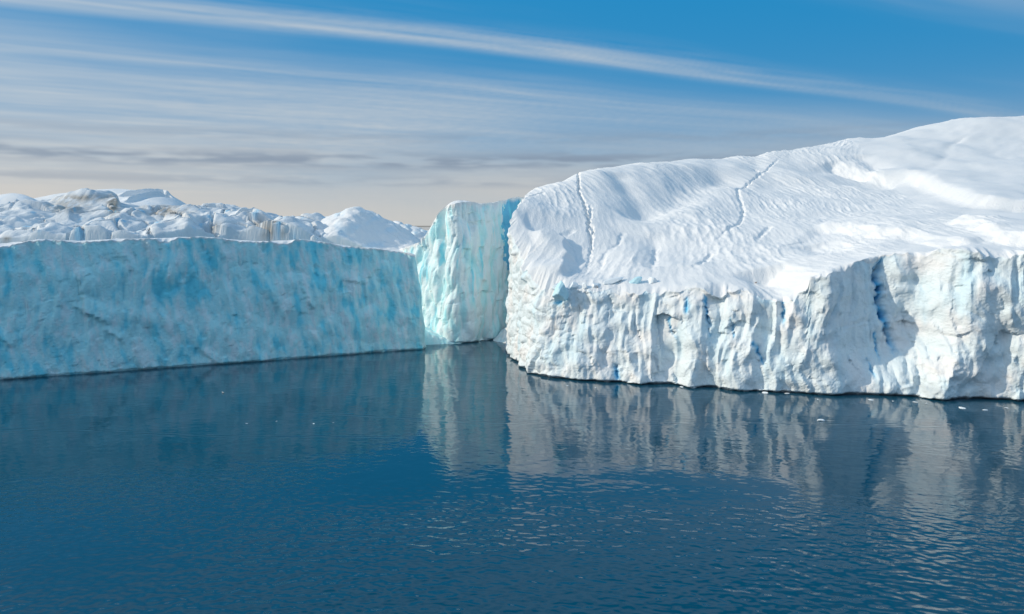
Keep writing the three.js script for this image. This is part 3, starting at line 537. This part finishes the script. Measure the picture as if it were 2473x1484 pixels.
{ // peaked berg behind the wall's right end
  const C = []; for (const [px, py, d] of [[690, 590, 260], [740, 592, 260], [800, 598, 260], [860, 606, 260], [940, 614, 260], [1000, 616, 260], [700, 565, 272], [745, 562, 274], [800, 560, 272], [850, 558, 270], [900, 592, 270], [960, 606, 270], [1000, 612, 270], [730, 548, 290], [775, 535, 288], [820, 530, 286], [855, 521, 286], [890, 527, 288], [925, 531, 290], [955, 546, 290], [985, 570, 288], [1005, 590, 284], [730, 560, 330], [855, 545, 330], [955, 575, 325], [1010, 620, 315], [870, 620, 370]]) C.push(at(px, py, d));
  const base = spline(C);
  const crest = bounds([at(852, 521, 286), at(840, 545, 276), at(815, 580, 262), at(800, 596, 254)].map((p) => [p[0], p[2]]));
  const height = (x, z) => { let y = base(x, z) + 0.6 * fbm(x / 7, z / 7, 3) + 0.2 * fbm(x / 1.8, z / 1.8, 3); if (toLine(crest, x, z, 16)) y += 2.4 * Math.exp(-Math.pow(hit.d / 7, 2)); return y + 0.9 * (facet(x / 4, z / 3, 27, 1.6) - 0.2) + 0.3 * scallop(x / 2.4, z / 1.6, 9) - 50 * (sst(-261, -257.5, z) + sst(-335, -345, z)) - 50 * sst(-33, -28, x - 0.0 * z); };
  B('peaked_iceberg', 'snowy peaked iceberg lit on its left flank beside the tower', { x0: -84, x1: -26, z0: -345, z1: -256, step: 0.4, height, colour: (x, z, y) => mix3(SNOW, [0.72, 0.82, 0.88], sst(0, 0.5, fbm(x / 6, y / 6, 3))) });
}
{ // jagged small berg between the broken berg and the peak
  const C = []; for (const [px, py, d] of [[700, 575, 285], [750, 575, 285], [800, 575, 285], [690, 545, 305], [730, 543, 310], [757, 530, 312], [775, 528, 312], [800, 533, 312], [830, 540, 312], [700, 560, 340], [800, 560, 340], [760, 620, 370]]) C.push(at(px, py, d));
  const base = spline(C);
  B('jagged_iceberg', 'small jagged white iceberg left of the snowy peak', { x0: -96, x1: -60, z0: -346, z1: -290, step: 0.4, height: (x, z) => { const w = worley(x / 5, z / 5, 21); return base(x, z) + 2.4 * (Math.sqrt(clamp((w.f2 - w.f1) * 2)) - 0.6) + 1.6 * (RV[w.id] - 0.5) + 0.4 * fbm(x / 2, z / 2, 3) - 50 * (sst(-300, -291, z) + sst(-332, -345, z) + sst(-92, -96, x) + sst(-64, -60, x)); }, colour: (x, z) => mix3(SNOW, PALE_BLUE, 0.4 * sst(0, 0.5, fbm(x / 4, z / 4, 3))) });
}
{ // shaded blue jagged berg far behind the gap
  const C = []; for (const [px, py, d] of [[900, 575, 400], [960, 580, 405], [1000, 590, 405], [1060, 600, 405], [920, 545, 425], [950, 540, 430], [975, 546, 430], [1000, 552, 430], [1020, 556, 430], [1040, 566, 428], [1060, 572, 428], [1090, 590, 425], [950, 560, 470], [1040, 590, 470], [990, 620, 520]]) C.push(at(px, py, d));
  const base = spline(C);
  B('shaded_iceberg', 'low shaded blue iceberg far behind, seen left of the tower', { x0: -82, x1: -26, z0: -500, z1: -396, step: 0.6, height: (x, z) => { const w = worley(x / 6, z / 8, 25); return base(x, z) + 1.6 * (Math.sqrt(clamp((w.f2 - w.f1) * 2)) - 0.6) + 1.2 * (RV[w.id] - 0.5) + 0.4 * fbm(x / 3, z / 3, 3) - 50 * (sst(-408, -398, z) + sst(-485, -499, z)); }, colour: (x, z) => mix3(SNOW, PALE_BLUE, 0.6 * sst(-0.2, 0.5, fbm(x / 6, z / 6, 3))) });
}
console.log('far bergs ready');

// ------------------------------------------------------------------ loose blocks on the cliff rim
function chunk(seed, rx, ry, rz, cuts = 11) {            // a broken lump: a ball cut flat by random planes
  const g = new THREE.IcosahedronGeometry(1, 7), p = g.attributes.position, r = rng(seed), planes = [];
  for (let k = 0; k < cuts; k++) { const z = r() * 2 - 1, a = r() * 6.283, q = Math.sqrt(1 - z * z); planes.push([q * Math.cos(a), z, q * Math.sin(a), 0.5 + 0.25 * r()]); }
  for (let i = 0; i < p.count; i++) {
    const x = p.getX(i), y = p.getY(i), z = p.getZ(i); let t = 1;
    for (const [a, b, c, d] of planes) { const k = a * x + b * y + c * z; if (k > 1e-3) t = Math.min(t, d / k); }
    t *= 1 + 0.05 * noise(x * 3 + seed, y * 3 + z * 2);
    p.setXYZ(i, x * t * rx, y * t * ry, z * t * rz);
  }
  g.computeVertexNormals(); return g;
}
const blockWhite = new THREE.MeshPhysicalMaterial({ color: new THREE.Color().setRGB(0.84, 0.89, 0.91), roughness: 0.7, bumpMap: grain, bumpScale: 0.03 });
const blockBlue = new THREE.MeshPhysicalMaterial({ color: new THREE.Color().setRGB(0.58, 0.86, 0.93), roughness: 0.5 });
for (const [name, label, px, py, rx, ry, rz, turn, seed, m] of [
  ['ice_block', 'large pale blue ice block jutting from the cliff rim left corner', 1354, 712, 2.3, 2.6, 2.0, 0.4, 3, blockBlue],
  ['ice_block', 'white lump just above the large blue block', 1346, 696, 1.9, 1.0, 1.6, 1.1, 5, blockWhite],
  ['ice_block', 'white block on the rim right of the large blue block', 1386, 696, 1.3, 1.1, 1.2, 0.2, 7, blockWhite],
  ['ice_block', 'small white block between two larger rim blocks', 1412, 694, 1.0, 0.9, 1.0, 2.0, 9, blockWhite],
  ['ice_slab', 'long white ice slab lying along the cliff rim', 1478, 684, 3.2, 0.8, 1.3, 0.35, 11, blockWhite],
  ['ice_slab', 'tilted pale blue slab beside the long white slab', 1536, 684, 2.2, 1.1, 1.2, 0.3, 13, blockBlue],
  ['ice_block', 'low white block left of the long white slab', 1438, 692, 1.4, 0.8, 1.0, 0.9, 15, blockWhite],
  ['ice_block', 'rounded white block right of the tilted blue slab', 1575, 683, 1.6, 1.0, 1.3, 2.4, 17, blockWhite],
]) {
  const [x, y, z] = domeAt(px, py), o = new THREE.Mesh(chunk(seed, rx, ry, rz), m);
  o.name = numbered(name); o.position.set(x, y + ry * 0.25, z); o.rotation.set(0.1, turn, name === 'ice_slab' ? 0.22 : 0.08); o.castShadow = o.receiveShadow = true;
  o.userData = { label, category: 'ice block', group: 'loose ice on the cliff rim' }; scene.add(o);
}
// ------------------------------------------------------------------ brash ice on the water
{
  const far = (list) => list.map(([x, y, s]) => [1236.5 + 0.5 * x, 845.3 + 0.5 * y, s]);
  const near = far([[1733, 243, 1.1], [1842, 249, 0.5], [1949, 254, 0.9], [2005, 260, 0.6], [2172, 282, 1.3], [2285, 292, 1.0], [403, 184, 0.5], [268, 174, 0.45], [875, 182, 1.6], [820, 180, 0.8], [1130, 199, 1.2], [1225, 209, 1.5], [1330, 211, 1.0], [1478, 240, 0.5], [2390, 282, 0.7]]);
  const shapes = [21, 22, 23, 24].map((k) => chunk(k, 1, 0.2, 0.7, 8));
  near.forEach(([px, py, s], i) => {
    const [x, z] = onWater(px, py), o = new THREE.Mesh(shapes[i % 4], blockWhite); o.name = numbered('ice_fragment'); o.scale.setScalar(s * 0.62); o.position.set(x, 0.03 * s, z); o.rotation.y = i * 1.3; o.castShadow = o.receiveShadow = true;
    o.userData = { label: 'small flat white ice fragment afloat close to the right cliff foot', category: 'ice fragment', group: 'ice fragments below the right cliff' }; scene.add(o);
  });
  far([[-1283 + 0, 357, 0.35], [-1138, 346, 0.35], [-958, 358, 0.45], [-863, 352, 0.3]]).forEach(([px, py, s], i) => {
    const [x, z] = onWater(px, py), o = new THREE.Mesh(shapes[(i + 1) % 4], blockWhite); o.name = numbered('ice_fragment'); o.scale.setScalar(s * 0.62); o.position.set(x, 0.03 * s, z); o.rotation.y = i; o.castShadow = o.receiveShadow = true;
    o.userData = { label: 'tiny white ice fragment adrift on open water before the blue wall', category: 'ice fragment', group: 'ice fragments before the blue wall' }; scene.add(o);
  });
  const [x, z] = onWater(1236.5 + 747, 845.3 + 171.5), o = new THREE.Mesh(shapes[2], blockWhite); o.name = numbered('ice_fragment'); o.scale.set(0.7, 1.4, 0.7); o.position.set(x, 0.03, z); o.castShadow = o.receiveShadow = true;
  o.userData = { label: 'lone bright ice fragment out from the right cliff', category: 'ice fragment' }; scene.add(o);
}
// ------------------------------------------------------------------ gulls
function loft(sections, n = 14) {                        // [x, y, z, half width, half height] rings joined into one skin
  const pos = [], idx = [];
  sections.forEach(([x, y, z, w, h]) => { for (let k = 0; k < n; k++) { const a = k / n * Math.PI * 2; pos.push(x, y + Math.sin(a) * h, z + Math.cos(a) * w); } });
  for (let i = 0; i < sections.length - 1; i++) for (let k = 0; k < n; k++) { const a = i * n + k, b = i * n + (k + 1) % n; idx.push(a, b, a + n, b, b + n, a + n); }
  const g = new THREE.BufferGeometry(); g.setAttribute('position', new THREE.Float32BufferAttribute(pos, 3)); g.setIndex(idx); g.computeVertexNormals(); return g;
}
function gull(label, body, wing, beak, standing, [x, y, z], turn) {
  const t = thing('gull', label, 'gull'), M = (c) => new THREE.MeshStandardMaterial({ color: new THREE.Color().setRGB(...c), roughness: 0.8 }), up = standing ? 0.13 : 0.02;
  t.position.set(x, y, z); t.rotation.y = turn;
  part('body', loft([[-0.32, up + 0.13, 0, 0.005, 0.004], [-0.27, up + 0.125, 0, 0.05, 0.015], [-0.2, up + 0.11, 0, 0.06, 0.04], [-0.08, up + 0.085, 0, 0.095, 0.085], [0.05, up + 0.09, 0, 0.1, 0.095], [0.14, up + 0.12, 0, 0.08, 0.085], [0.19, up + 0.18, 0, 0.05, 0.055], [0.215, up + 0.235, 0, 0.05, 0.05], [0.25, up + 0.26, 0, 0.048, 0.046], [0.285, up + 0.255, 0, 0.03, 0.03], [0.3, up + 0.25, 0, 0.004, 0.004]]), M(body), t);
  part('beak', loft([[0.29, up + 0.25, 0, 0.014, 0.016], [0.33, up + 0.248, 0, 0.01, 0.014], [0.352, up + 0.238, 0, 0.002, 0.003]], 8), M(beak), t);
  for (const s of [-1, 1]) part('wing', loft([[0.12, up + 0.13, s * 0.075, 0.012, 0.02], [0.05, up + 0.125, s * 0.1, 0.02, 0.06], [-0.1, up + 0.125, s * 0.09, 0.02, 0.055], [-0.25, up + 0.14, s * 0.05, 0.014, 0.025], [-0.38, up + 0.15, s * 0.02, 0.003, 0.004]], 10), M(wing), t);
  if (standing) for (const s of [-1, 1]) part('leg', loft([[0.0, 0.0, s * 0.04, 0.012, 0.004], [0.0, 0.005, s * 0.04, 0.009, 0.009], [0.005, 0.08, s * 0.04, 0.008, 0.008], [0.0, 0.16, s * 0.04, 0.016, 0.012]], 8), M(beak), t);
}
{
  const [wx, wz] = onWater(538, 950);
  gull('white gull with orange bill afloat before the blue wall', [0.80, 0.78, 0.74], [0.55, 0.50, 0.44], [0.75, 0.32, 0.06], false, [wx, 0, wz], 2.6);
  gull('brown gull standing on the rim near the ice slabs', [0.30, 0.19, 0.12], [0.22, 0.14, 0.09], [0.10, 0.08, 0.06], true, domeAt(1443, 697), 2.4);
  gull('brown gull standing alone on the rim above the fluted cliff', [0.30, 0.19, 0.12], [0.22, 0.14, 0.09], [0.10, 0.08, 0.06], true, domeAt(1826, 686), 0.3);
}
console.log('all ready');
renderer.render(scene, camera);
